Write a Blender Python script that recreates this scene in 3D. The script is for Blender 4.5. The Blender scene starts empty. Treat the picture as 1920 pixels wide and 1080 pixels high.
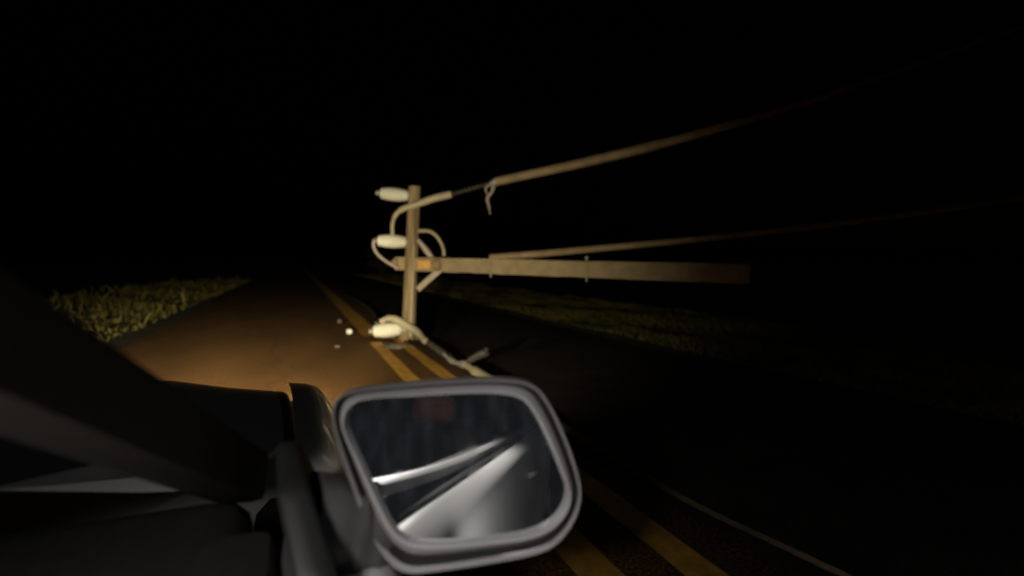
import bpy, bmesh, math, random
from mathutils import Vector, Matrix, Quaternion
random.seed(7)
SC = bpy.context.scene
COL = SC.collection
R = math.radians

# ------------------------------------------------------------------ camera, world, light, exposure
F_PX, CX, CY = 974.0, 960.0, 540.0            # photograph is 1920 x 1080
CAM_Z = 1.25
YAW, PITCH = R(-22.5), R(-2.94)               # looking out to the right of the car's heading (+Y)
cam_data = bpy.data.cameras.new("camera")
cam_data.sensor_width = 36.0
cam_data.lens = 36.0 * F_PX / 1920.0
cam_data.clip_start = 0.01
cam_data.clip_end = 2000.0
cam_data.dof.use_dof = True
cam_data.dof.focus_distance = 1.15
cam_data.dof.aperture_fstop = cam_data.lens / 1000.0 / 0.0088
cam = bpy.data.objects.new("camera", cam_data)
COL.objects.link(cam)
cam.location = (0, 0, CAM_Z)
cam.rotation_euler = (R(90) + PITCH, 0, YAW)
SC.camera = cam
CAM_ROT = cam.rotation_euler.to_matrix()

world = bpy.data.worlds.new("World")
SC.world = world
world.use_nodes = True
wn = world.node_tree
wbg = wn.nodes["Background"]
sky = wn.nodes.new("ShaderNodeTexSky")
sky.sky_type = 'NISHITA'
sky.sun_disc = False
sky.sun_elevation = R(-4.0)
sky.sun_rotation = R(118)
wn.links.new(sky.outputs[0], wbg.inputs[0])
wbg.inputs[1].default_value = 0.004

sun_data = bpy.data.lights.new("night_fill", 'SUN')  # added weak sun from the right, source unseen, lifting the door flank
sun_data.energy = 0.03
sun_data.angle = R(0.5)
sun_data.color = (0.8, 0.88, 1.0)
sun = bpy.data.objects.new("night_fill", sun_data)
COL.objects.link(sun)
sun.rotation_euler = Vector((-.85, .45, -.34)).to_track_quat('-Z', 'Y').to_euler()

SC.view_settings.view_transform = 'Standard'
SC.view_settings.look = 'None'
SC.view_settings.exposure = 0.0
SC.view_settings.gamma = 1.0
SC.view_settings.use_curve_mapping = False
SC.render.engine = 'CYCLES'
SC.cycles.use_denoising = True
SC.cycles.max_bounces = 8
SC.cycles.sample_clamp_indirect = 3.0
SC.cycles.caustics_reflective = False
SC.cycles.caustics_refractive = False
SC.render.filter_size = 2.0


def ray(px, py):
    return (CAM_ROT @ Vector(((px - CX) / F_PX, -(py - CY) / F_PX, -1.0)))


def at(px, py, d):
    """World point at depth d (metres along the view axis) where the photo shows pixel px, py."""
    return Vector((0, 0, CAM_Z)) + ray(px, py) * d


def gd(px, py, z=0.0):
    r = ray(px, py)
    return Vector((0, 0, CAM_Z)) + r * ((z - CAM_Z) / r.z)


# ------------------------------------------------------------------ materials
def mat(name, base, rough=0.6, metal=0.0, var=0.25, scale=12.0, bump=0.0, bscale=None, spec=0.5,
        coat=0.0, stretch=None, base2=None, trans=0.0, detail=6.0):
    m = bpy.data.materials.new(name)
    m.use_nodes = True
    nt = m.node_tree
    b = nt.nodes["Principled BSDF"]
    tc = nt.nodes.new("ShaderNodeTexCoord")
    mp = nt.nodes.new("ShaderNodeMapping")
    nt.links.new(tc.outputs["Object"], mp.inputs[0])
    if stretch:
        mp.inputs["Scale"].default_value = stretch
    nz = nt.nodes.new("ShaderNodeTexNoise")
    nz.inputs["Scale"].default_value = scale
    nz.inputs["Detail"].default_value = detail
    nt.links.new(mp.outputs[0], nz.inputs["Vector"])
    rmp = nt.nodes.new("ShaderNodeValToRGB")
    c1 = tuple(c * (1 - var) for c in base)
    c2 = base2 if base2 else tuple(min(1, c * (1 + var)) for c in base)
    rmp.color_ramp.elements[0].position = 0.32
    rmp.color_ramp.elements[1].position = 0.68
    rmp.color_ramp.elements[0].color = (*c1, 1)
    rmp.color_ramp.elements[1].color = (*c2, 1)
    nt.links.new(nz.outputs[0], rmp.inputs[0])
    nt.links.new(rmp.outputs[0], b.inputs["Base Color"])
    b.inputs["Roughness"].default_value = rough
    b.inputs["Metallic"].default_value = metal
    b.inputs["Specular IOR Level"].default_value = spec
    b.inputs["Coat Weight"].default_value = coat
    b.inputs["Transmission Weight"].default_value = trans
    if bump:
        n2 = nt.nodes.new("ShaderNodeTexNoise")
        n2.inputs["Scale"].default_value = bscale or scale * 3
        n2.inputs["Detail"].default_value = 8
        nt.links.new(mp.outputs[0], n2.inputs["Vector"])
        bp = nt.nodes.new("ShaderNodeBump")
        bp.inputs["Strength"].default_value = bump
        bp.inputs["Distance"].default_value = 0.02
        nt.links.new(n2.outputs[0], bp.inputs["Height"])
        nt.links.new(bp.outputs[0], b.inputs["Normal"])
    return m


M = {}


def road_mat():
    """Dark worn asphalt; the near lane is coloured a paler brown up to a ragged edge past the yellow lines."""
    m = bpy.data.materials.new("two_tone_asphalt")
    m.use_nodes = True
    nt = m.node_tree
    N, L = nt.nodes.new, nt.links.new
    b = nt.nodes["Principled BSDF"]
    tc = N("ShaderNodeTexCoord")

    def noise(scale, detail=6, stretch=None):
        n = N("ShaderNodeTexNoise")
        n.inputs["Scale"].default_value = scale
        n.inputs["Detail"].default_value = detail
        if stretch:
            mp = N("ShaderNodeMapping")
            mp.inputs["Scale"].default_value = stretch
            L(tc.outputs["Object"], mp.inputs[0])
            L(mp.outputs[0], n.inputs["Vector"])
        else:
            L(tc.outputs["Object"], n.inputs["Vector"])
        return n.outputs[0]

    def ramp(v, p0, p1, c0, c1):
        r = N("ShaderNodeValToRGB")
        r.color_ramp.elements[0].position, r.color_ramp.elements[1].position = p0, p1
        r.color_ramp.elements[0].color, r.color_ramp.elements[1].color = (*c0, 1), (*c1, 1)
        L(v, r.inputs[0])
        return r.outputs[0]

    def mathn(op, a, c, clamp=False):
        n = N("ShaderNodeMath")
        n.operation = op
        n.use_clamp = clamp
        for k, q in enumerate((a, c)):
            if isinstance(q, (int, float)):
                n.inputs[k].default_value = q
            else:
                L(q, n.inputs[k])
        return n.outputs[0]

    def mix(f, a, c, mode='MIX'):
        n = N("ShaderNodeMix")
        n.data_type = 'RGBA'
        n.blend_type = mode
        if isinstance(f, (int, float)):
            n.inputs[0].default_value = f
        else:
            L(f, n.inputs[0])
        L(a, n.inputs[6])
        L(c, n.inputs[7])
        return n.outputs[2]

    sx = N("ShaderNodeSeparateXYZ")
    L(tc.outputs["Object"], sx.inputs[0])
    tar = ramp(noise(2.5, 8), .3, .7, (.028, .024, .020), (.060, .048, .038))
    lane_brown = ramp(noise(1.3, 9, (1, .25, 1)), .3, .72, (.150, .072, .020), (.260, .130, .038))
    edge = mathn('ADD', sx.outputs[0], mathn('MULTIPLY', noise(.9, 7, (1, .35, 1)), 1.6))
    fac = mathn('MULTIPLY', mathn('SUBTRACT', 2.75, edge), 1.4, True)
    col = mix(fac, tar, lane_brown)  # near side takes the paler brown, far side the dark tone
    grit = ramp(noise(60, 6), .38, .66, (.30, .30, .30), (1.6, 1.6, 1.6))
    col = mix(1.0, col, grit, 'MULTIPLY')
    vor = N("ShaderNodeTexVoronoi")
    vor.feature = 'DISTANCE_TO_EDGE'
    vor.inputs["Scale"].default_value = .55
    warp = N("ShaderNodeMix"); warp.data_type = 'VECTOR'
    nv = N("ShaderNodeTexNoise"); nv.inputs["Scale"].default_value = 1.4; nv.inputs["Detail"].default_value = 7
    L(tc.outputs["Object"], nv.inputs["Vector"])
    warp.inputs[0].default_value = .45
    L(tc.outputs["Object"], warp.inputs[4]); L(nv.outputs[1], warp.inputs[5])
    L(warp.outputs[1], vor.inputs["Vector"])
    crack = ramp(vor.outputs[0], .0, .012, (.75, .75, .75), (1, 1, 1))
    col = mix(1.0, col, crack, 'MULTIPLY')
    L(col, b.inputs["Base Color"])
    b.inputs["Roughness"].default_value = .88
    b.inputs["Specular IOR Level"].default_value = .25
    bp = N("ShaderNodeBump")
    bp.inputs["Strength"].default_value = .6
    bp.inputs["Distance"].default_value = .012
    L(noise(110, 5), bp.inputs["Height"])
    L(bp.outputs[0], b.inputs["Normal"])
    return m


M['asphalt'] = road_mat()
M['paint'] = mat("yellow_road_paint", (0.74, 0.40, 0.06), 0.7, var=0.3, scale=9, bump=0.3, bscale=70)
M['soil'] = mat("dark_soil", (0.030, 0.026, 0.017), 0.95, var=0.5, scale=1.5, bump=0.6, bscale=12)
M['grass'] = mat("verge_grass", (0.15, 0.13, 0.025), 0.8, var=0.45, scale=1.2)
M['wood'] = mat("weathered_pole_wood", (0.30, 0.218, 0.118), 0.85, var=0.5, scale=12, bump=0.8, bscale=22,
                stretch=(1.8, 1.8, 0.10), base2=(0.44, 0.335, 0.19))
M['arm_wood'] = mat("crossarm_wood", (0.37, 0.295, 0.185), 0.9, var=0.14, scale=5, bump=0.4, bscale=18,
                    stretch=(0.14, 1.6, 1.6))
M['split'] = mat("split_wood", (0.36, 0.25, 0.13), 0.9, var=0.3, scale=30)
M['porc'] = mat("white_insulator_skin", (0.82, 0.83, 0.74), 0.30, var=0.06, scale=6)
M['galv'] = mat("galvanised_steel", (0.40, 0.39, 0.36), 0.5, metal=0.35, var=0.2, scale=20)
M['rust'] = mat("rusty_orange_steel", (0.90, 0.46, 0.15), 0.7, var=0.3, scale=25)
M['cable'] = mat("tan_cable", (0.33, 0.25, 0.155), 0.6, var=0.2, scale=5)
M['palecable'] = mat("pale_cable", (0.44, 0.39, 0.27), 0.55, var=0.15, scale=5)
M['fallen'] = mat("dull_brown_cable", (0.24, 0.18, 0.11), 0.7, var=0.3, scale=3)
M['greycable'] = mat("grey_cable", (0.36, 0.31, 0.27), 0.55, var=0.2, scale=5)
M['rod'] = mat("pale_grey_rod", (0.50, 0.43, 0.36), 0.5, var=0.12, scale=9)
M['rubber'] = mat("dark_polymer", (0.055, 0.052, 0.045), 0.55, var=0.2, scale=8)
M['concrete'] = mat("grey_rubble", (0.20, 0.18, 0.14), 0.9, var=0.3, scale=20, bump=0.4)
M['leaf'] = mat("shrub_leaf", (0.085, 0.085, 0.025), 0.6, var=0.45, scale=2.0)
M['bark'] = mat("shrub_bark", (0.075, 0.055, 0.038), 0.9, var=0.3, scale=12)
M['carpaint'] = mat("silver_white_car_paint", (0.84, 0.83, 0.80), 0.32, var=0.015, scale=2, coat=0.3)
M['plastic'] = mat("textured_black_plastic", (0.085, 0.084, 0.086), 0.42, var=0.10, scale=40, bump=0.05, bscale=500)
M['rimplastic'] = mat("grey_mirror_plastic", (0.42, 0.41, 0.415), 0.45, var=0.08, scale=25, bump=0.04, bscale=400)
M['blacktrim'] = mat("black_rubber_trim", (0.018, 0.018, 0.018), 0.6, var=0.2, scale=30)
M['chrome'] = mat("satin_bright_trim", (0.42, 0.42, 0.41), 0.45, metal=0.35, var=0.05, scale=5)
M['dash'] = mat("dark_dashboard", (0.022, 0.021, 0.020), 0.7, var=0.2, scale=60, bump=0.15, bscale=300)
M['seat'] = mat("dark_red_seat_cloth", (0.38, 0.13, 0.10), 0.9, var=0.2, scale=50)
M['liner'] = mat("beige_trim_cloth", (0.05, 0.04, 0.03), 0.9, var=0.1, scale=60)
M['tyre'] = mat("tyre_rubber", (0.02, 0.02, 0.02), 0.8, var=0.2, scale=10)


def mirror_mat():
    m = bpy.data.materials.new("mirror_glass")
    m.use_nodes = True
    nt = m.node_tree
    b = nt.nodes["Principled BSDF"]
    b.inputs["Base Color"].default_value = (0.93, 0.94, 0.96, 1)
    b.inputs["Metallic"].default_value = 1.0
    tc = nt.nodes.new("ShaderNodeTexCoord")
    mp = nt.nodes.new("ShaderNodeMapping")
    mp.inputs["Scale"].default_value = (90, 9, 9)          # rain streaks run down the glass
    nz = nt.nodes.new("ShaderNodeTexNoise")
    nz.inputs["Scale"].default_value = 1.0
    nz.inputs["Detail"].default_value = 3
    rp = nt.nodes.new("ShaderNodeMapRange")
    rp.inputs[1].default_value = 0.45
    rp.inputs[2].default_value = 0.85
    rp.inputs[3].default_value = 0.03
    rp.inputs[4].default_value = 0.10
    nt.links.new(tc.outputs["Object"], mp.inputs[0])
    nt.links.new(mp.outputs[0], nz.inputs["Vector"])
    nt.links.new(nz.outputs[0], rp.inputs[0])
    nt.links.new(rp.outputs[0], b.inputs["Roughness"])
    # thin film of dust and dried rain on the glass
    df = nt.nodes.new("ShaderNodeBsdfDiffuse")
    df.inputs[0].default_value = (.50, .56, .68, 1)
    mp2 = nt.nodes.new("ShaderNodeMapping")
    mp2.inputs["Scale"].default_value = (90, 30, 30)
    nt.links.new(tc.outputs["Object"], mp2.inputs[0])
    n2 = nt.nodes.new("ShaderNodeTexNoise")
    n2.inputs["Scale"].default_value = 1.0
    n2.inputs["Detail"].default_value = 5
    nt.links.new(mp2.outputs[0], n2.inputs["Vector"])
    r2 = nt.nodes.new("ShaderNodeMapRange")
    r2.inputs[1].default_value = .42
    r2.inputs[2].default_value = .80
    r2.inputs[3].default_value = .026
    r2.inputs[4].default_value = .060
    nt.links.new(n2.outputs[0], r2.inputs[0])
    mx = nt.nodes.new("ShaderNodeMixShader")
    nt.links.new(r2.outputs[0], mx.inputs[0])
    nt.links.new(b.outputs[0], mx.inputs[1])
    nt.links.new(df.outputs[0], mx.inputs[2])
    nt.links.new(mx.outputs[0], nt.nodes["Material Output"].inputs[0])
    return m


def glass_mat(name, tint, mixf):
    m = bpy.data.materials.new(name)
    m.use_nodes = True
    nt = m.node_tree
    nt.nodes.remove(nt.nodes["Principled BSDF"])
    out = nt.nodes["Material Output"]
    tr = nt.nodes.new("ShaderNodeBsdfTransparent")
    tr.inputs[0].default_value = (*tint, 1)
    gl = nt.nodes.new("ShaderNodeBsdfGlossy")
    gl.inputs["Roughness"].default_value = 0.03
    mx = nt.nodes.new("ShaderNodeMixShader")
    lw = nt.nodes.new("ShaderNodeLayerWeight")
    lw.inputs[0].default_value = mixf
    nt.links.new(lw.outputs["Fresnel"], mx.inputs[0])
    nt.links.new(tr.outputs[0], mx.inputs[1])
    nt.links.new(gl.outputs[0], mx.inputs[2])
    nt.links.new(mx.outputs[0], out.inputs[0])
    return m


def emit_mat(name, col, s):
    m = bpy.data.materials.new(name)
    m.use_nodes = True
    b = m.node_tree.nodes["Principled BSDF"]
    b.inputs["Base Color"].default_value = (0.8, 0.8, 0.8, 1)
    b.inputs["Emission Color"].default_value = (*col, 1)
    b.inputs["Emission Strength"].default_value = s
    return m


M['mirror'] = mirror_mat()
M['glass'] = glass_mat("window_glass", (0.86, 0.9, 0.88), 0.2)
M['tint'] = glass_mat("tinted_side_glass", (0.12, 0.13, 0.14), 0.3)
M['lens'] = emit_mat("lit_headlamp_lens", (1.0, 0.80, 0.5), 0.6)
M['domelens'] = emit_mat("lit_dome_lens", (1.0, 0.95, 0.86), 4.0)
M['redlens'] = mat("red_tail_lens", (0.30, 0.01, 0.01), 0.2, var=0.1)


# ------------------------------------------------------------------ mesh helpers
def empty(name, loc=(0, 0, 0), label=None, cat=None, group=None, parent=None):
    o = bpy.data.objects.new(name, None)
    COL.objects.link(o)
    o.location = loc
    o.empty_display_size = 0.1
    if parent:
        o.parent = parent
    tag(o, label, cat, group)
    return o


def tag(o, label=None, cat=None, group=None, kind=None):
    if label: o['label'] = label
    if cat: o['category'] = cat
    if group: o['group'] = group
    if kind: o['kind'] = kind
    return o


def wloc(o):
    v = Vector((0, 0, 0))
    while o:
        v += o.location
        o = o.parent
    return v


def link(name, me, m, parent=None, smooth=True):
    """A mesh written in world coordinates, re-based on its parent (parents are only translated)."""
    o = bpy.data.objects.new(name, me)
    COL.objects.link(o)
    if m:
        me.materials.append(m)
    if smooth:
        for p in me.polygons:
            p.use_smooth = True
        try:
            me.set_sharp_from_angle(angle=R(38))
        except Exception:
            pass
    if parent:
        o.parent = parent
        off = wloc(parent)
        me.transform(Matrix.Translation(-off))
    return o


def top(name, me, m, smooth=True):
    """Top-level single mesh: origin moved to its base centre."""
    xs = [v.co for v in me.vertices]
    c = Vector(((min(v.x for v in xs) + max(v.x for v in xs)) / 2,
                (min(v.y for v in xs) + max(v.y for v in xs)) / 2, min(v.z for v in xs)))
    me.transform(Matrix.Translation(-c))
    o = link(name, me, m, None, smooth)
    o.location = c
    return o


def mesh(name, vs, fs):
    me = bpy.data.meshes.new(name)
    me.from_pydata([tuple(v) for v in vs], [], fs)
    me.update()
    return me


def spline(pts, n=8, closed=False):
    """Catmull-Rom through pts."""
    P = [Vector(p) for p in pts]
    out = []
    L = len(P)
    segs = L if closed else L - 1
    for i in range(segs):
        if closed:
            p0, p1, p2, p3 = P[(i - 1) % L], P[i], P[(i + 1) % L], P[(i + 2) % L]
        else:
            p1, p2 = P[i], P[i + 1]
            p0 = P[i - 1] if i > 0 else p1 * 2 - p2
            p3 = P[i + 2] if i + 2 < L else p2 * 2 - p1
        for k in range(n):
            t = k / n
            out.append(0.5 * ((2 * p1) + (p2 - p0) * t + (2 * p0 - 5 * p1 + 4 * p2 - p3) * t * t +
                              (3 * p1 - p0 - 3 * p2 + p3) * t ** 3))
    if not closed:
        out.append(P[-1])
    return out


def tube_data(pts, rad, seg=10, cap=True):
    pts = [Vector(p) for p in pts]
    n = len(pts)
    rads = rad if isinstance(rad, (list, tuple)) else [rad] * n
    if len(rads) != n:
        rads = [rads[0] + (rads[-1] - rads[0]) * i / (n - 1) for i in range(n)] if len(rads) == 2 else \
            [rads[min(len(rads) - 1, int(i * len(rads) / n))] for i in range(n)]
    vs, fs = [], []
    up = None
    for i, p in enumerate(pts):
        t = (pts[min(i + 1, n - 1)] - pts[max(i - 1, 0)]).normalized()
        if up is None:
            up = Vector((0, 0, 1)) if abs(t.z) < 0.9 else Vector((1, 0, 0))
        a = t.cross(up).normalized()
        up = a.cross(t).normalized()
        for k in range(seg):
            an = 2 * math.pi * k / seg
            vs.append(p + (a * math.cos(an) + up * math.sin(an)) * rads[i])
    for i in range(n - 1):
        for k in range(seg):
            k2 = (k + 1) % seg
            fs.append((i * seg + k, i * seg + k2, (i + 1) * seg + k2, (i + 1) * seg + k))
    if cap:
        fs.append(tuple(range(seg - 1, -1, -1)))
        fs.append(tuple((n - 1) * seg + k for k in range(seg)))
    return vs, fs


def tube(name, pts, rad, seg=10):
    return mesh(name, *tube_data(pts, rad, seg))


def strands_data(pts, rads, pitch=.55, n=3, seg=7):
    """n strands laid round each other along a path: a stranded cable."""
    pts = [Vector(p) for p in pts]
    L = len(pts)
    if isinstance(rads, (list, tuple)):
        k = len(rads) - 1
        rr = []
        for i in range(L):
            t = i / (L - 1) * k
            j = min(k - 1, int(t))
            rr.append(rads[j] + (rads[j + 1] - rads[j]) * (t - j))
    else:
        rr = [rads] * L
    # resample so that every turn has enough points
    P, Q, S = [], [], 0.0
    run = []
    for i in range(L - 1):
        d = (pts[i + 1] - pts[i]).length
        m = max(1, int(d / (pitch / 9)))
        for q in range(m):
            t = q / m
            P.append(pts[i].lerp(pts[i + 1], t)); Q.append(rr[i] + (rr[i + 1] - rr[i]) * t); run.append(S + d * t)
        S += d
    P.append(pts[-1]); Q.append(rr[-1]); run.append(S)
    out = []
    for k in range(n):
        path = []
        for i, p in enumerate(P):
            t = (P[min(i + 1, len(P) - 1)] - P[max(i - 1, 0)]).normalized()
            a = t.cross(Vector((0, 0, 1))).normalized()
            u = a.cross(t).normalized()
            an = 2 * math.pi * (run[i] / pitch + k / n)
            path.append(p + (a * math.cos(an) + u * math.sin(an)) * Q[i] * .36)
        out.append(tube_data(path, [q * .68 for q in Q], seg))
    return merge(*out)


def lathe_along(name, a, b, prof, seg=20):
    """prof: list of (t along a->b, radius)."""
    a, b = Vector(a), Vector(b)
    return mesh(name, *tube_data_fixed(a, b, prof, seg))


def tube_data_fixed(a, b, prof, seg):
    t = (b - a).normalized()
    up = Vector((0, 0, 1)) if abs(t.z) < 0.9 else Vector((1, 0, 0))
    u = t.cross(up).normalized()
    v = u.cross(t).normalized()
    vs, fs = [], []
    for (s, r) in prof:
        p = a.lerp(b, s)
        for k in range(seg):
            an = 2 * math.pi * k / seg
            vs.append(p + (u * math.cos(an) + v * math.sin(an)) * max(r, 0.0005))
    n = len(prof)
    for i in range(n - 1):
        for k in range(seg):
            k2 = (k + 1) % seg
            fs.append((i * seg + k, i * seg + k2, (i + 1) * seg + k2, (i + 1) * seg + k))
    fs.append(tuple(range(seg - 1, -1, -1)))
    fs.append(tuple((n - 1) * seg + k for k in range(seg)))
    return vs, fs


def merge(*ds):
    vs, fs = [], []
    for v, f in ds:
        o = len(vs)
        vs += list(v)
        fs += [tuple(i + o for i in q) for q in f]
    return vs, fs


def box_data(c, sx, sy, sz, rot=None):
    c = Vector(c)
    vs = []
    for dx in (-.5, .5):
        for dy in (-.5, .5):
            for dz in (-.5, .5):
                v = Vector((dx * sx, dy * sy, dz * sz))
                if rot is not None:
                    v = rot @ v
                vs.append(c + v)
    fs = [(0, 1, 3, 2), (4, 6, 7, 5), (0, 4, 5, 1), (2, 3, 7, 6), (0, 2, 6, 4), (1, 5, 7, 3)]
    return vs, fs


def bevel(me, w, seg=2):
    bm = bmesh.new()
    bm.from_mesh(me)
    bmesh.ops.recalc_face_normals(bm, faces=bm.faces)
    bmesh.ops.bevel(bm, geom=list(bm.edges), offset=w, segments=seg, affect='EDGES', profile=0.6)
    bm.to_mesh(me)
    bm.free()
    return me


def beam_data(a, b, w, h):
    """Rectangular bar from a to b, h vertical-ish, w across."""
    a, b = Vector(a), Vector(b)
    t = (b - a).normalized()
    up = Vector((0, 0, 1)) if abs(t.z) < 0.9 else Vector((0, 1, 0))
    s = t.cross(up).normalized()
    u = s.cross(t).normalized()
    vs = []
    for p in (a, b):
        for (i, j) in ((-1, -1), (1, -1), (1, 1), (-1, 1)):
            vs.append(p + s * i * w / 2 + u * j * h / 2)
    return vs, [(0, 3, 2, 1), (4, 5, 6, 7), (0, 1, 5, 4), (1, 2, 6, 5), (2, 3, 7, 6), (3, 0, 4, 7)]


# ------------------------------------------------------------------ the setting
ROAD_L, ROAD_R = -2.55, 4.95


def sheet(name, xs, ys, zf):
    vs, fs = [], []
    for y in ys:
        for x in xs:
            vs.append((x, y, zf(x, y)))
    nx = len(xs)
    for j in range(len(ys) - 1):
        for i in range(nx - 1):
            fs.append((j * nx + i, j * nx + i + 1, (j + 1) * nx + i + 1, (j + 1) * nx + i))
    return mesh(name, vs, fs)


def frange(a, b, s):
    n = max(1, int(round((b - a) / s)))
    return [a + (b - a) * i / n for i in range(n + 1)]


def ground_z(x, y):
    """Level beside the road, falling away into a ditch and a lower field past the right verge."""
    if x > 9.0:
        return -0.02 - min(1.0, (x - 9.0) / 2.5) * 1.1 + 0.05 * math.sin(y * .7 + x)
    if x < -7.0:
        return -0.02 - min(1.0, (-7.0 - x) / 3.0) * 0.5 + 0.05 * math.sin(y * .6 - x)
    if ROAD_L - .05 < x < ROAD_R + .05:
        return -0.05
    return -0.02 + 0.02 * math.sin(x * 2.1 + y * 1.3)


gx = frange(-600, -30, 60) + frange(-25, -8, 2) + frange(-7.5, ROAD_L - .1, .5) + [ROAD_L, 0, ROAD_R] + \
     frange(ROAD_R + .1, 13, .4) + frange(15, 35, 3) + frange(60, 600, 60)
gy = frange(-300, -20, 40) + frange(-15, 60, 1.5) + frange(70, 900, 60)
ground = link("ground", sheet("ground", gx, gy, ground_z), M['soil'])
tag(ground, kind='structure')
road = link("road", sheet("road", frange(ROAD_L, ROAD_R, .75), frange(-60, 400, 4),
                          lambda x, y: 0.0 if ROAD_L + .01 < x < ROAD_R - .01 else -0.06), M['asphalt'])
tag(road, kind='structure')


def stripe(name, x0, x1, y0, y1):
    ys = frange(y0, y1, 0.4)
    vs, fs = [], []
    for y in ys:
        j = 0.006
        vs += [(x0 + random.uniform(-j, j), y, .004), (x1 + random.uniform(-j, j), y, .004)]
    for i in range(len(ys) - 1):
        fs.append((2 * i, 2 * i + 1, 2 * i + 3, 2 * i + 2))
    return link(name, mesh(name, vs, fs), M['paint'], road)


stripe("yellow_line", 1.40, 1.56, -40, 8.6)
stripe("yellow_line", 1.01, 1.18, -40, 8.2)
stripe("yellow_line", 1.00, 1.33, 8.9, 140)          # the two lines merge into one broad line past the pole


def grass(name, x0, x1, y0, y1, n, hmin, hmax):
    vs, fs = [], []
    for i in range(n):
        u = random.random()
        y = y0 + (y1 - y0) * u ** 1.4
        x = random.uniform(x0, x1)
        z = ground_z(x, y) - .01
        h = random.uniform(hmin, hmax) * (0.6 + 0.3 * math.sin(x * 1.7 + y * .9) + .35 * math.sin(x * 4.3 - y * 2.1) * math.sin(y * 1.1 + 2 * x))
        if hmax > .2 and random.random() < .02:
            h = hmax * random.uniform(1.2, 2.2)
        h = max(h, .03)
        a = random.uniform(0, 6.283)
        w = random.uniform(.006, .014) * (1 + y * .04)
        dx, dy = math.cos(a) * w, math.sin(a) * w
        lx, ly = random.gauss(0, .3) * h, random.gauss(0, .3) * h
        b = len(vs)
        vs += [(x - dx, y - dy, z), (x + dx, y + dy, z), (x + lx * .4 + dx * .6, y + ly * .4 + dy * .6, z + h * .6),
               (x + lx, y + ly, z + h)]
        fs += [(b, b + 1, b + 2), (b, b + 2, b + 3)]
    o = link(name, mesh(name, vs, fs), M['grass'], None, smooth=False)
    return tag(o, kind='stuff')


g1 = grass("verge_grass", 5.05, 9.4, 2.0, 52.0, 80000, .05, .13)
g1['label'] = "dim green mown grass strip along the right side of the road"
g1['category'] = "grass"
g2 = grass("verge_grass", -8.0, -2.75, 2.0, 40.0, 14000, .06, .22)
g2['label'] = "rough grass growing along the left side of the road"
g2['category'] = "grass"


def shrub(x, y, h, w, n, label, group="shrubs far down the verge"):
    z = ground_z(x, y)
    o = empty("roadside_shrub", (x, y, z), label, "shrub", group)
    ds = []
    tips = []
    for k in range(6):
        a = random.uniform(0, 6.283)
        t = Vector((x + math.cos(a) * w * random.uniform(.15, .38), y + math.sin(a) * w * random.uniform(.15, .38),
                    z + h * random.uniform(.5, .9)))
        mid = Vector((x, y, z)).lerp(t, .5) + Vector((random.gauss(0, .06), random.gauss(0, .06), .12 * h))
        ds.append(tube_data(spline([(x + random.gauss(0, .04), y + random.gauss(0, .04), z - .05), mid, t], 4),
                            [.035 * h / 2, .006], 6))
        tips += [t, mid]
    link("stem", mesh("stem", *merge(*ds)), M['bark'], o)
    vs, fs = [], []
    clumps = []
    for t in tips:
        for q in range(3):
            clumps.append((t + Vector((random.gauss(0, w * .16), random.gauss(0, w * .16), random.gauss(0, h * .12))),
                           random.uniform(.10, .24) * w))
    for i in range(n):
        c, r = random.choice(clumps)
        d = Vector((random.gauss(0, 1), random.gauss(0, 1), random.gauss(0, .8)))
        d = d.normalized() * r * random.random() ** .4
        p = c + d
        if p.z < z + .02: continue
        s = random.uniform(.025, .055) * (1 + h * .15)
        u = Vector((random.gauss(0, 1), random.gauss(0, 1), random.gauss(0, .6))).normalized()
        v = u.orthogonal().normalized()
        v.rotate(Quaternion(u, random.uniform(0, 6.28)))
        b = len(vs)
        vs += [p - u * s, p + v * s * .45, p + u * s, p - v * s * .45]
        fs.append((b, b + 1, b + 2, b + 3))
    link("crown", mesh("crown", vs, fs), M['leaf'], o, smooth=False)
    return o


for (x, y, h, w, lab) in (
        (6.8, 46.0, 2.1, 2.6, "nearer of the two dim shrubs far down the right verge"),
        (8.4, 56.0, 2.8, 3.0, "farther, fainter shrub in the dark far down the right verge")):
    shrub(x, y, h, w, 1600, lab)

# ------------------------------------------------------------------ broken utility pole
PD = 8.1
base = gd(765, 640)
PD = (CAM_ROT.transposed() @ (base - Vector((0, 0, CAM_Z)))).z * -1
ptop = at(777, 350, PD)
pax = (ptop - base)
pole = empty("broken_utility_pole", base, "broken wooden utility pole top standing upright on the road's yellow lines",
             "utility pole")
PR = 12.2 * PD / F_PX
vs, fs = [], []
seg, rings = 20, 14
for i in range(rings + 1):
    t = i / rings
    for k in range(seg):
        an = 2 * math.pi * k / seg
        r = PR * (1.05 - .12 * t) * (1 + .025 * math.sin(3 * an + 2 * t) + random.gauss(0, .006))
        p = base + pax * t
        z = 0.0
        if i == 0:
            z = random.uniform(-.02, .07)         # jagged broken foot
            if z < 0: z = 0
        vs.append(p + Vector((math.cos(an) * r, math.sin(an) * r, z)))
for i in range(rings):
    for k in range(seg):
        k2 = (k + 1) % seg
        fs.append((i * seg + k, i * seg + k2, (i + 1) * seg + k2, (i + 1) * seg + k))
fs.append(tuple(rings * seg + k for k in range(seg)))
fs.append(tuple(range(seg - 1, -1, -1)))
link("shaft", mesh("shaft", vs, fs), M['wood'], pole)
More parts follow.
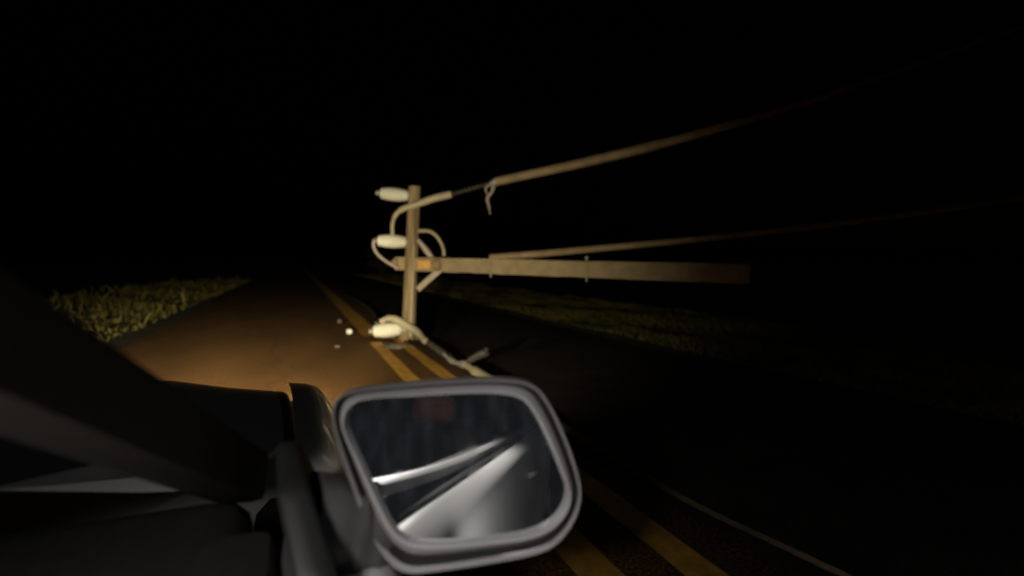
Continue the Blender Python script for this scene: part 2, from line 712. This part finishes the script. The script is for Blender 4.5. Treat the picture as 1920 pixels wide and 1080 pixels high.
# long drying cracks stand as thin dark slivers, splinters at the break
camdir = Vector((0, 0, CAM_Z)) - base
camdir.z = 0
camdir.normalize()
side = Vector((0, 0, 1)).cross(camdir).normalized()       # points to image right
for k in range(9):
    a = random.uniform(0, 6.283)
    d = Vector((math.cos(a), math.sin(a), 0))
    p0 = base + d * PR * .9 + Vector((0, 0, .004))
    link("splinter", tube("splinter", [p0 + Vector((0, 0, .16)), p0 + d * .03 + Vector((0, 0, .07)), p0 + d * random.uniform(.03, .10)],
                          [.013, .009, .003], 5), M['split'], pole)
# ground-wire moulding down the face of the pole
fr = camdir * PR * .98
link("conduit", tube("conduit", [base + pax * .03 + fr + side * .035 + Vector((0, 0, .02)), base + pax * .3 + fr * 1.01 + side * .035,
                                 base + pax * .62 + fr + side * .03], .016, 8), M['palecable'], pole)


def insulator(tip_px, root_px, name, d=PD, r=.112):
    """Horizontal post insulator: metal end fitting, row of sheds, base bracket."""
    a, b = at(*tip_px, d), at(*root_px, d)
    n = 9
    prof = [(0.0, .03), (.03, .045)]
    for i in range(n):
        t0 = .03 + .92 * i / n
        rr = r * (0.62 + .38 * math.sin(math.pi * (i + .9) / (n + .8)) ** .6)
        prof += [(t0, rr * .84), (t0 + .03, rr * .97), (t0 + .055, rr), (t0 + .078, rr * .95), (t0 + .09, rr * .85)]
    prof += [(.96, .06), (1.0, .055)]
    o = link("insulator", lathe_along("insulator", a, b, prof, 24), M['porc'], pole)
    ax = (b - a).normalized()
    link("end_clamp", lathe_along("end_clamp", a - ax * .07, a + ax * .02, [(0, .02), (.2, .042), (.5, .036), (.8, .045), (1, .03)], 12),
         M['galv'], o)
    link("base_bracket", lathe_along("base_bracket", b - ax * .02, b + ax * .10, [(0, .05), (.3, .07), (1, .06)], 12), M['galv'], o)
    return o


insulator((713, 362), (767, 367), "top")
insulator((708, 451), (764, 454), "mid")
insulator((700, 621), (754, 617), "low", PD - .06, .122)

# crossarm behind the shaft, running off toward the right
arm_a = at(744, 494, PD + .16)
arm_b = at(1420, 514, 5.35)
arm_b = arm_a + (arm_b - arm_a) * .985
AH = .205
me = mesh("crossarm", *beam_data(arm_a, arm_b, .11, AH))
bm = bmesh.new(); bm.from_mesh(me)
bmesh.ops.subdivide_edges(bm, edges=[e for e in bm.edges if e.calc_length() > 1], cuts=24)
for v in bm.verts:
    v.co += Vector((random.gauss(0, .002), random.gauss(0, .002), random.gauss(0, .003)))
bmesh.ops.bevel(bm, geom=[e for e in bm.edges if e.calc_face_angle(0) > .8], offset=.008, segments=2, affect='EDGES')
bm.to_mesh(me); bm.free()
arm = link("crossarm", me, M['arm_wood'], pole)
arm_dir = (arm_b - arm_a).normalized()
arm_side = arm_dir.cross(Vector((0, 0, 1))).normalized()     # towards the camera or away
if arm_side.dot(camdir) < 0: arm_side = -arm_side


def on_arm(px):
    """Point on the arm's axis where the photo's column px crosses it."""
    best, bt = None, 1e9
    for i in range(801):
        p = arm_a.lerp(arm_b, i / 800)
        q = CAM_ROT.transposed() @ (p - Vector((0, 0, CAM_Z)))
        x = CX + F_PX * q.x / -q.z
        if abs(x - px) < bt:
            bt, best = abs(x - px), p
    return best


for px in (920, 1100):
    c = on_arm(px)
    link("bolt", lathe_along("bolt", c + Vector((0, 0, -AH / 2 - .05)), c + Vector((0, 0, AH / 2 + .055)),
                             [(0, .014), (.06, .014), (.08, .012), (.90, .012), (.92, .026), (.97, .028), (1, .014)], 12), M['galv'], arm)
    pl = mesh("clamp_plate", *box_data(c + arm_side * .062, .10, .012, AH * .9,
                                       Matrix((arm_dir, arm_side, Vector((0, 0, 1)))).transposed()))
    link("clamp_plate", pl, M['arm_wood'], arm)
# rusty steel bracket clamping the arm to the pole, right of the shaft
c = on_arm(804) + arm_side * .09
link("arm_bracket", bevel(mesh("arm_bracket", *box_data(c, .25, .05, .135, Matrix((arm_dir, arm_side, Vector((0, 0, 1)))).transposed())), .012),
     M['rust'], pole)
c = on_arm(826) + arm_side * .09
link("arm_cap", lathe_along("arm_cap", c - arm_dir * .05, c + arm_dir * .07, [(0, .05), (.2, .085), (.8, .085), (1, .05)], 16), M['cable'], pole)
c = on_arm(748) + arm_side * .08
link("arm_nut", lathe_along("arm_nut", c - arm_dir * .07 + Vector((0, 0, .02)), c + arm_dir * .05, [(0, .035), (.25, .06), (.7, .075), (1, .05)], 8), M['cable'], pole)
link("brace", bevel(mesh("brace", *beam_data(at(783, 543, PD + .02), at(826, 505, PD - .08), .03, .09)), .006), M['rod'], pole)
link("stay_rod", tube("stay_rod", [at(784, 450, PD - .06), at(800, 470, PD - .10), at(818, 494, PD - .12)], [.030, .048, .034], 10), M['rod'], pole)


# ------------------------------------------------------------------ conductors and jumpers
def cable_thing(name, pts, rads, m, label, cat="cable", group=None, seg=10, n=8, strands=False):
    P = spline(pts, n)
    L = len(P)
    if isinstance(rads, (list, tuple)):
        RR = []
        k = len(rads) - 1
        for i in range(L):
            t = i / (L - 1) * k
            j = min(k - 1, int(t))
            RR.append(rads[j] + (rads[j + 1] - rads[j]) * (t - j))
    else:
        RR = rads
    o = top(name, mesh(name, *strands_data(P, rads)) if strands else tube(name, P, RR, seg), m)
    return tag(o, label, cat, group)


PF = PD - PR - .04      # just in front of the shaft
up_w = empty("overhead_wire", at(770, 386, PF), "thick upper wire crossing the pole top and rising to the right", "wire")
link("jumper", tube("jumper", spline([at(736, 440, PD - .05), at(736, 420, PD - .06), at(742, 403, PF), at(757, 391, PF),
                                      at(780, 384, PF), at(810, 373, PF), at(846, 364, PF)], 8),
                    [.028, .030, .036, .046, .050, .055, .058], 12), M['palecable'], up_w)
u0, u1 = at(840, 366, PF), at(932, 340, PF - .1)
prof = [(0, .03), (.06, .03)]
for i in range(10):
    t0 = .08 + .84 * i / 10
    prof += [(t0, .022), (t0 + .03, .048), (t0 + .045, .046), (t0 + .06, .022)]
prof += [(.94, .03), (1, .03)]
link("suspension_insulator", lathe_along("suspension_insulator", u0, u1, prof, 14), M['rubber'], up_w)
link("dead_end_clamp", tube("dead_end_clamp", [at(919, 345, PF - .1), at(930, 340, PF - .12), at(944, 338, PF - .12)], [.03, .062, .05], 12), M['galv'], up_w)
link("wire_tail", tube("wire_tail", spline([at(927, 344, PF - .1), at(922, 360, PF - .1), at(914, 372, PF - .1), at(917, 388, PF - .1), at(919, 402, PF - .1)], 6),
                       [.034, .026, .026, .020, .012], 8), M['greycable'], up_w)
link("wire_tail", tube("wire_tail", spline([at(921, 345, PF - .1), at(911, 352, PF - .1), at(914, 366, PF - .1)], 6), [.024, .018, .012], 8), M['greycable'], up_w)
link("span", tube("span", spline([at(932, 340, PF - .12), at(1120, 299, 7.3), at(1301, 253, 6.9), at(1560, 176, 6.5), at(2050, 0, 6.2)], 10),
                  [.066, .068, .060, .050, .044], 12), M['cable'], up_w)

c920 = on_arm(920)
cable_thing("overhead_wire", [c920 + Vector((0, 0, AH / 2 + .02)), at(1010, 476, 6.95), at(1110, 467, 6.5), at(1301, 449, 5.9), at(1600, 416, 5.2), at(2050, 352, 4.6)],
            [.048, .048, .044, .038, .034, .030], M['cable'], "middle wire leaving the crossarm's clamp and rising gently to the right", "wire")

J = "jumper wires looped round the broken pole"
cable_thing("jumper_wire", [at(703, 449, PD - .1), at(700, 458, PD - .1), at(706, 474, PD - .1), at(724, 490, PD - .08), at(747, 503, PD)],
            [.026, .024, .023, .024, .026], M['greycable'], "looped jumper wire left of the pole, hanging from the middle white insulator", "wire", J)
cable_thing("jumper_wire", [at(784, 433, PD), at(806, 434, PD - .05), at(822, 447, PD - .1), at(832, 470, PD - .1), at(831, 497, PD - .06)],
            [.030, .029, .027, .026, .026], M['palecable'], "arched jumper wire right of the pole, bending down to the crossarm", "wire", J)

# lowest conductor: grip over the pole's foot, dark insulator, clamp with tail, wire lying on the road
lo = empty("fallen_wire", gd(874, 686), "thick fallen wire running from the pole's foot along the road behind the mirror", "wire")
link("grip", tube("grip", spline([at(714, 603, PD - .12), at(728, 597, PD - .14), at(741, 599, PF), at(758, 608, PF), at(780, 621, PF - .05), at(797, 639, PF - .25), at(806, 646, PF - .35)], 8),
                  [.040, .050, .058, .062, .060, .050, .026], 12), M['palecable'], lo)
d1 = (CAM_ROT.transposed() @ (gd(872, 686, .07) - Vector((0, 0, CAM_Z)))).z * -1
d0 = PF - .32
link("suspension_insulator", lathe_along("suspension_insulator", at(803, 643, d0), at(849, 675, d1 + .35), prof, 14), M['rubber'], lo)
link("dead_end_clamp", tube("dead_end_clamp", spline([at(832, 663, d1 + .5), at(845, 675, d1 + .35), at(858, 681, d1 + .2), at(873, 684, d1), at(882, 690, d1 - .05)], 6),
                            [.018, .036, .030, .046, .036], 10), M['galv'], lo)
link("wire_tail", tube("wire_tail", spline([at(868, 684, d1 + .02), at(884, 674, d1), at(901, 665, d1), at(911, 661, d1), at(912, 652, d1)], 6),
                       [.030, .042, .046, .05, .024], 9), M['rubber'], lo)
gz = .036
link("wire_grip", tube("wire_grip", spline([at(874, 684, d1), gd(894, 698, .07), gd(916, 712, .062), gd(960, 740, .055)], 6), [.040, .055, .055, .050], 12), M['palecable'], lo)
link("span", mesh("span", *strands_data(spline([at(877, 687, d1 - .02), gd(896, 700, gz + .02), gd(918, 714, gz), gd(985, 757, gz), gd(1055, 800, .028), gd(1170, 871, .022),
                                  gd(1301, 945, .018), gd(1480, 1030, .016), gd(1800, 1180, .015)], 8),
                  [.040, .046, .042, .036, .028, .020, .016, .014, .013], .3)), M['fallen'], lo)

cable_thing("ground_cable", [gd(640, 548, .02), gd(668, 562, .02), gd(692, 578, .025), gd(707, 596, .04), gd(706, 606, .10)],
            [.03, .05, .06, .05, .03], M['rubber'], "dark grey cable lying beside the yellow line, left of the pole's foot")

# ------------------------------------------------------------------ debris on the road
G = "broken bits scattered on the road by the pole"


def chunk(name, p, s, m, label, cat, flat=1.0, n=10):
    bm = bmesh.new()
    bmesh.ops.create_icosphere(bm, subdivisions=2, radius=1)
    ph = [random.uniform(0, 6) for _ in range(6)]
    for v in bm.verts:
        k = 1 + .28 * math.sin(2.3 * v.co.x + ph[0]) * math.sin(2.9 * v.co.y + ph[1]) + .16 * math.sin(4.5 * v.co.z + ph[2]) + random.gauss(0, .05)
        v.co = Vector((v.co.x * s[0], v.co.y * s[1], v.co.z * s[2])) * k
    zmin = min(v.co.z for v in bm.verts)
    for v in bm.verts:
        v.co += Vector((p.x, p.y, -zmin + .002))
    me = bpy.data.meshes.new(name)
    bm.to_mesh(me); bm.free()
    return tag(top(name, me, m, smooth=False), label, cat, G)


chunk("insulator_fragment", gd(656, 627), (.05, .04, .045), M['porc'], "bright white fragment lying on the road left of the yellow line", "debris")
chunk("insulator_fragment", gd(637, 607), (.04, .06, .05), M['concrete'], "dull grey fragment behind the bright white fragment", "debris")
chunk("insulator_fragment", gd(633, 652), (.04, .04, .02), M['concrete'], "small faint fragment on the road nearest the mirror's left corner", "debris")
chunk("rubble_piece", gd(738, 655), (.20, .16, .035), M['concrete'], "flat grey lump between the yellow lines under the lowest insulator", "debris")
chunk("rubble_piece", gd(716, 608, 0), (.10, .08, .05), M['concrete'], "small grey lump behind the lowest white insulator", "debris")

# ------------------------------------------------------------------ the car we look out of
car = empty("car", (-.80, -.6, 0), "silver white car with a grey side mirror in the foreground", "car")
XR = 0.055                     # outer skin of the right flank
CW = -.80                      # car centre line


def door_profile(side_sign=1, k=1.0):
    """Cross-section of a door skin from belt to sill: (x from centre line, z)."""
    return [(.826, .962), (.836, .9635), (.850, .961), (.866, .956), (.880, .948), (.891, .935), (.899, .912), (.904, .87), (.907, .80), (.905, .70),
            (.900, .60), (.895, .50), (.890, .40), (.87, .30), (.81, .26)]


def body_k(y):
    """Plan curve of the flank: straight along the front door, drawn in towards nose and tail."""
    return 1 - .014 * max(0.0, -.5 - y) ** 2 / 1.5 - .05 * max(0.0, y - .6) ** 2 / 2


def side_skin(name, y0, y1, sgn, prof=None, parent=None, m=None):
    prof = prof or door_profile()
    ys = frange(y0, y1, .12)
    vs, fs = [], []
    for y in ys:
        kx = body_k(y)
        t = max(0.0, (y - .70) / 1.42)
        for (x, z) in prof:
            vs.append((CW + sgn * x * kx, y, z - (.10 * t + .10 * t ** 4) * max(0, (z - .6) / .38)))
    n = len(prof)
    for j in range(len(ys) - 1):
        for i in range(n - 1):
            q = (j * n + i, j * n + i + 1, (j + 1) * n + i + 1, (j + 1) * n + i)
            fs.append(q if sgn < 0 else q[::-1])
    return link(name, mesh(name, vs, fs), m or M['carpaint'], parent or car)


for s in (1, -1):
    d = side_skin("front_door", -.62, .62, s)
    hx = CW + s * .880
    link("door_handle", tube("door_handle", spline([(hx - s * .01, -.56, .862), (hx + s * .03, -.52, .866), (hx + s * .034, -.42, .868), (hx - s * .01, -.36, .866)], 5),
                             .012, 8), M['carpaint'], d)
    d2 = side_skin("rear_door", -1.62, -.63, s)
    link("door_handle", tube("door_handle", spline([(hx - s * .02, -1.52, .862), (hx + s * .03, -1.48, .866), (hx + s * .03, -1.38, .868), (hx - s * .02, -1.32, .866)], 5),
                             .012, 8), M['carpaint'], d2)
    side_skin("front_wing", .625, 2.05, s, [(.795, .972), (.826, .966), (.850, .961), (.880, .946), (.897, .912), (.904, .87), (.907, .80), (.905, .72), (.89, .66)])
    side_skin("rear_wing", -2.75, -1.625, s)
    # bright belt moulding with a black rubber strip under it
    for (nm, x, z, w, h, mm) in (("belt_moulding", .789, .982, .030, .020, 'chrome'), ("window_seal", .8155, .966, .024, .012, 'blacktrim')):
        pts = []
        for y in frange(-2.4, .39, .1):
            rise = .022 * max(0, (y + .05) / .45) ** 2
            kx = body_k(y)
            pts.append((CW + s * x * kx, y, z + (rise if nm == "belt_moulding" else 0)))
        vs, fs = [], []
        for p in pts:
            for (i, j) in ((-1, -1), (1, -1), (1, .6), (.5, 1), (-1, 1)):
                vs.append((p[0] + s * i * w / 2, p[1], p[2] + j * h / 2))
        for k in range(len(pts) - 1):
            for q in range(5):
                f = (k * 5 + q, k * 5 + (q + 1) % 5, (k + 1) * 5 + (q + 1) % 5, (k + 1) * 5 + q)
                fs.append(f)
        link(nm, mesh(nm, vs, fs), M[mm], car)
    # pillars
    def pillar(nm, a, b, w0, w1, m):
        return link(nm, bevel(mesh(nm, *beam_data(a, b, w0, w1)), .012), m, car)
    pillar("windscreen_pillar", (CW + s * .74, .66, 1.00), (CW + s * .56, -.06, 1.45), .055, .055, M['liner'])
    pillar("door_pillar", (CW + s * .775, -.64, 1.00), (CW + s * .60, -.70, 1.46), .05, .09, M['blacktrim'])
    pillar("rear_pillar", (CW + s * .76, -1.95, 1.00), (CW + s * .58, -1.60, 1.46), .05, .16, M['carpaint'])
    # rear side window, and the far front one (the near front window is wound down)
    def pane(nm, q):
        return link(nm, mesh(nm, q, [(0, 1, 2, 3)]), M['tint'], car)
    pane("rear_window", [(CW + s * .785, -1.95, 1.0), (CW + s * .785, -.66, 1.0), (CW + s * .605, -.72, 1.44), (CW + s * .60, -1.66, 1.44)])
    if s < 0:
        pane("front_window", [(CW + s * .785, -.62, 1.0), (CW + s * .785, .55, 1.0), (CW + s * .59, -.04, 1.44), (CW + s * .605, -.68, 1.44)])
    # black triangular plate at the front corner of the window, carrying the mirror
    base_outline = [(.40, .972), (.62, .972), (.62, 1.01), (.55, 1.075), (.46, 1.06), (.41, 1.01)]
    bv = [(CW + s * (.802 - (z - .97) * .25), y, z) for (y, z) in base_outline] + [(CW + s * (.830 - (z - .97) * .30), y, z) for (y, z) in base_outline]
    nb = len(base_outline)
    bf = [tuple(range(nb)), tuple(range(2 * nb - 1, nb - 1, -1))] + [(k, k + nb, (k + 1) % nb + nb, (k + 1) % nb) for k in range(nb)]
    link("sail_panel", bevel(mesh("sail_panel", bv, bf), .010, 3), M['blacktrim'], car)
    # inner door card
    link("door_card", bevel(mesh("door_card", *box_data((CW + s * .74, -.02, .68), .07, 1.2, .60)), .02), M['dash'], car)
    link("rear_door_card", bevel(mesh("rear_door_card", *box_data((CW + s * .74, -1.55, .68), .07, 1.75, .62)), .02), M['dash'], car)

# roof, bonnet, screen, tail, floor
vs, fs = [], []
rx = frange(-.62, .62, .124)
ry = frange(-1.75, -.02, .17)
for y in ry:
    for x in rx:
        vs.append((CW + x * (1 - .04 * (y > -.2)), y, 1.47 + .05 * (1 - (x / .62) ** 2) - .03 * ((y + .9) / .9) ** 2))
nx = len(rx)
for j in range(len(ry) - 1):
    for i in range(nx - 1):
        fs.append((j * nx + i, j * nx + i + 1, (j + 1) * nx + i + 1, (j + 1) * nx + i))
me = mesh("roof", vs, fs)
roof = link("roof", me, M['carpaint'], car)
sm = roof.modifiers.new("thick", 'SOLIDIFY'); sm.thickness = .05; sm.offset = -1
vs, fs = [], []
rx = frange(-.79, .79, .158); ry = frange(.70, 2.12, .118)
for y in ry:
    t = (y - .70) / 1.42
    for x in rx:
        vs.append((CW + x * (1 - .10 * t ** 3), y - .10 * (x / .79) ** 2 * t, 1.0 - .10 * t - .10 * t ** 4 - .035 * (x / .79) ** 4 + .02 * (abs(x) < .5)))
nx = len(rx)
for j in range(len(ry) - 1):
    for i in range(nx - 1):
        fs.append((j * nx + i, j * nx + i + 1, (j + 1) * nx + i + 1, (j + 1) * nx + i))
link("bonnet", mesh("bonnet", vs, fs), M['carpaint'], car)
link("windscreen", mesh("windscreen", [(CW - .72, .72, 1.0), (CW + .72, .72, 1.0), (CW + .56, -.03, 1.45), (CW - .56, -.03, 1.45)], [(0, 1, 2, 3)]), M['glass'], car)
link("rear_screen", mesh("rear_screen", [(CW - .70, -2.35, 1.0), (CW + .70, -2.35, 1.0), (CW + .56, -1.74, 1.44), (CW - .56, -1.74, 1.44)], [(3, 2, 1, 0)]), M['tint'], car)
link("rear_bench", bevel(mesh("rear_bench", *box_data((CW, -1.72, .72), 1.36, .22, .52, Matrix.Rotation(R(16), 3, 'X'))), .06, 3), M['dash'], car)
link("parcel_shelf", bevel(mesh("parcel_shelf", *box_data((CW, -2.10, .96), 1.36, .55, .02)), .008), M['dash'], car)
link("dashboard", bevel(mesh("dashboard", *box_data((CW, .46, .74), 1.50, .50, .46)), .05, 3), M['dash'], car)
link("floor_pan", bevel(mesh("floor_pan", *box_data((CW, -.55, .25), 1.60, 3.9, .08)), .02), M['blacktrim'], car)
link("tail_panel", bevel(mesh("tail_panel", *box_data((CW, -2.70, .65), 1.66, .14, .66)), .04), M['carpaint'], car)
link("boot_lid", bevel(mesh("boot_lid", *box_data((CW, -2.52, .975), 1.54, .40, .03)), .012), M['carpaint'], car)
link("front_bumper", bevel(mesh("front_bumper", *box_data((CW, 2.10, .50), 1.66, .22, .42)), .06, 3), M['carpaint'], car)
link("grille", bevel(mesh("grille", *box_data((CW, 2.10, .765), .80, .06, .10)), .01), M['blacktrim'], car)
for s in (1, -1):
    for y in (1.42, -1.95):
        c = Vector((CW + s * .78, y, .315))
        w = link("wheel", lathe_along("wheel", c - Vector((s * .10, 0, 0)), c + Vector((s * .10, 0, 0)),
                                      [(0, .2), (.05, .28), (.2, .31), (.8, .31), (.95, .28), (1, .2)], 28), M['tyre'], car)
        link("wheel_rim", lathe_along("wheel_rim", c + Vector((s * .08, 0, 0)), c + Vector((s * .105, 0, 0)), [(0, .2), (.6, .2), (.8, .14), (1, .05)], 20), M['galv'], w)
    # tail lamp
    link("tail_lamp", bevel(mesh("tail_lamp", *box_data((CW + s * .70, -2.76, .82), .24, .06, .14)), .015), M['redlens'], car)
    # seats
    cx = CW + s * .38
    st = link("seat_cushion", bevel(mesh("seat_cushion", *box_data((cx, -.38, .56), .50, .52, .16)), .05, 3), M['dash'], car)
    link("seat_back", bevel(mesh("seat_back", *box_data((cx, -.70, .76), .50, .15, .52, Matrix.Rotation(R(14), 3, 'X'))), .05, 3), M['dash'], car)
    link("headrest", bevel(mesh("headrest", *box_data((cx, -.76, 1.105), .22, .12, .15, Matrix.Rotation(R(14), 3, 'X'))), .055, 4), M['seat'], car)

# headlamps: lens, and the beam each one throws (wide spill and a tighter core down the road)
for s in (1, -1):
    c = Vector((CW + s * .60, 2.13, .655))
    hl = link("headlight", bevel(mesh("headlight", *box_data(c, .30, .10, .14)), .03, 3), M['lens'], car)
    for (nm, watts, cone, dirv) in (("headlight_spill", 560.0, 135, (-.02, 1, .03)), ("headlight_core", 1400.0, 44, (.0, 1, -.035))):
        ld = bpy.data.lights.new(nm, 'SPOT')
        ld.energy = watts
        ld.color = (1.0, 0.85, 0.54)
        ld.spot_size = R(cone)
        ld.spot_blend = 1.0
        ld.shadow_soft_size = .06
        lo_ = bpy.data.objects.new(nm, ld)
        COL.objects.link(lo_)
        lo_.parent = car
        lo_.location = c + Vector((0, .10, 0)) - car.location
        lo_.rotation_euler = Vector(dirv).to_track_quat('-Z', 'Y').to_euler()

# dome lamp on the roof lining: it lights the cabin, the mirror and, through the open window, the door's shoulder
DOME = Vector((-.27, -.15, 1.405))
dl = link("dome_lamp", bevel(mesh("dome_lamp", *box_data(DOME, .10, .07, .022)), .008), M['domelens'], car)
ld = bpy.data.lights.new("reading_light", 'SPOT')
ld.energy = 24.0
ld.spot_size = R(126)
ld.spot_blend = .8
ld.shadow_soft_size = .035
ld.color = (1.0, .95, .90)
o = bpy.data.objects.new("reading_light", ld)
COL.objects.link(o)
o.parent = car
o.location = DOME + Vector((0, 0, -.02)) - car.location
o.rotation_euler = (Vector((.06, .04, .96)) - DOME).to_track_quat('-Z', 'Y').to_euler()

# ------------------------------------------------------------------ the side mirror
MC = at(852, 885, .50)
MN = Vector((-.3073, -.9458, .1045)).normalized()           # the glass faces back, in towards the car and a little up
MU = Vector((0, 0, 1)).cross(MN).normalized()            # image right
MV = MN.cross(MU).normalized()


def on_mirror(px, py):
    r = ray(px, py)
    o0 = Vector((0, 0, CAM_Z))
    t = (MC - o0).dot(MN) / r.dot(MN)
    d = o0 + r * t - MC
    return d.dot(MU), d.dot(MV)


OUT = [(622, 765), (640, 741), (700, 729), (800, 719), (900, 713), (968, 715), (1006, 726), (1032, 757), (1060, 815), (1083, 880), (1091, 928), (1078, 978),
       (1045, 1022), (1000, 1043), (900, 1062), (810, 1075), (765, 1077), (735, 1062), (700, 1015), (668, 940), (640, 860), (624, 800)]
INN = [(645, 790), (657, 762), (690, 748), (780, 742), (870, 737), (938, 738), (978, 748), (1004, 778), (1030, 830), (1053, 885), (1066, 925), (1058, 958),
       (1030, 988), (985, 1004), (920, 1012), (840, 1019), (785, 1018), (755, 1008), (733, 984), (705, 930), (672, 860), (650, 815)]
NA = 132


def polar(loop):
    pts = [Vector((*on_mirror(*p), 0)) for p in loop]
    S = spline(pts, 24, closed=True)
    cen = Vector((*on_mirror(862, 890), 0))
    A = sorted((math.atan2((p - cen).y, (p - cen).x), (p - cen).length) for p in S)
    res = []
    for k in range(NA):
        a = -math.pi + 2 * math.pi * (k + .5) / NA
        prev = A[-1]; pa = prev[0] - 2 * math.pi
        found = None
        for (b, r) in A:
            if b >= a:
                f = (a - pa) / (b - pa) if b != pa else 0
                found = prev[1] + (r - prev[1]) * f
                break
            prev = (b, r); pa = b
        if found is None:
            b, r = A[0]; b += 2 * math.pi
            f = (a - pa) / (b - pa)
            found = prev[1] + (r - prev[1]) * f
        res.append((a, found))
    return cen, res


cen, RO = polar(OUT)
_, RI = polar(INN)


def mpoint(u, v, w):
    return MC + MU * u + MV * v + MN * w


def ring(t, w, scale=1.0):
    out = []
    for (a, ro), (_, ri) in zip(RO, RI):
        r = (ri + (ro - ri) * t) * scale
        out.append(mpoint(cen.x + math.cos(a) * r, cen.y + math.sin(a) * r, w))
    return out


def loft(name, rings, m, parent, cap_last=False, cap_first=False):
    vs, fs = [], []
    for rg in rings: vs += rg
    for j in range(len(rings) - 1):
        for k in range(NA):
            k2 = (k + 1) % NA
            fs.append((j * NA + k, (j + 1) * NA + k, (j + 1) * NA + k2, j * NA + k2))
    if cap_last: fs.append(tuple((len(rings) - 1) * NA + k for k in range(NA)))
    if cap_first: fs.append(tuple(range(NA - 1, -1, -1)))
    return link(name, mesh(name, vs, fs), m, parent)


# housing shell is the part; glass, rims and foot are its pieces
shell = loft("side_mirror", [ring(.80, -.004), ring(.90, .0015), ring(.97, .000), ring(1, -.006), ring(1, -.016), ring(1, -.03, 1.005), ring(1, -.055, .97),
                             ring(1, -.08, .86), ring(1, -.098, .66), ring(1, -.106, .35)], M['rimplastic'], car, cap_last=True)
shell['label'] = "grey plastic side mirror with scuffed rim"
# inner frame holding the glass: flat face with a raised bead at its inner edge
loft("mirror_frame", [ring(-.06, -.016), ring(-.03, .001), ring(.02, .004), ring(.10, .0042), ring(.20, .002), ring(.34, -.003), ring(.46, -.006), ring(.52, -.012)],
     M['rimplastic'], shell)
loft("gap_liner", [ring(.40, -.014), ring(.62, -.015), ring(.83, -.008)], M['blacktrim'], shell)
GLASS_R = 1.6                                            # passenger side mirrors are convex
vs, fs = [mpoint(cen.x, cen.y, -.002 - cen.length_squared / (2 * GLASS_R))], []
NR = 14
for j in range(1, NR + 1):
    for p in ring(-.02, 0.0, 1.0):
        u, v = (p - MC).dot(MU), (p - MC).dot(MV)
        u, v = cen.x + (u - cen.x) * j / NR, cen.y + (v - cen.y) * j / NR
        vs.append(mpoint(u, v, -.002 - (u * u + v * v) / (2 * GLASS_R)))
for k in range(NA):
    k2 = (k + 1) % NA
    fs.append((0, 1 + k, 1 + k2))
    for j in range(NR - 1):
        fs.append((1 + j * NA + k, 1 + (j + 1) * NA + k, 1 + (j + 1) * NA + k2, 1 + j * NA + k2))
gm = mesh("mirror_glass", vs, fs)
glass = link("mirror_glass", gm, M['mirror'], shell)
# foot from the door's sail panel to the lower inner corner of the housing
foot_b = mpoint(*on_mirror(730, 1030), -.05)
foot_a = Vector((CW + .80, .52, 1.0))
pts = spline([foot_a, foot_a.lerp(foot_b, .5) + Vector((0, 0, -.004)), foot_b], 6)
me = tube("mirror_foot", pts, [.050, .046, .040, .034], 18)
link("mirror_foot", me, M['plastic'], shell)

# added fill lamp under the housing, put in to brighten the door flank
pl_c = mpoint(*on_mirror(985, 1040), -.04)
pl = link("added_flank_lamp", bevel(mesh("added_flank_lamp", *box_data(pl_c, .04, .02, .012)), .003), M['domelens'], shell)
ld = bpy.data.lights.new("flank_fill_light", 'SPOT')
ld.energy = 2.3
ld.spot_size = R(88)
ld.spot_blend = 1.0
ld.shadow_soft_size = .012
ld.color = (1.0, .98, .95)
o = bpy.data.objects.new("flank_fill_light", ld)
COL.objects.link(o)
o.parent = car
o.location = pl_c + Vector((0, -.012, -.014)) - car.location
o.rotation_euler = (Vector((.10, -1.3, .74)) - pl_c).to_track_quat('-Z', 'Y').to_euler()
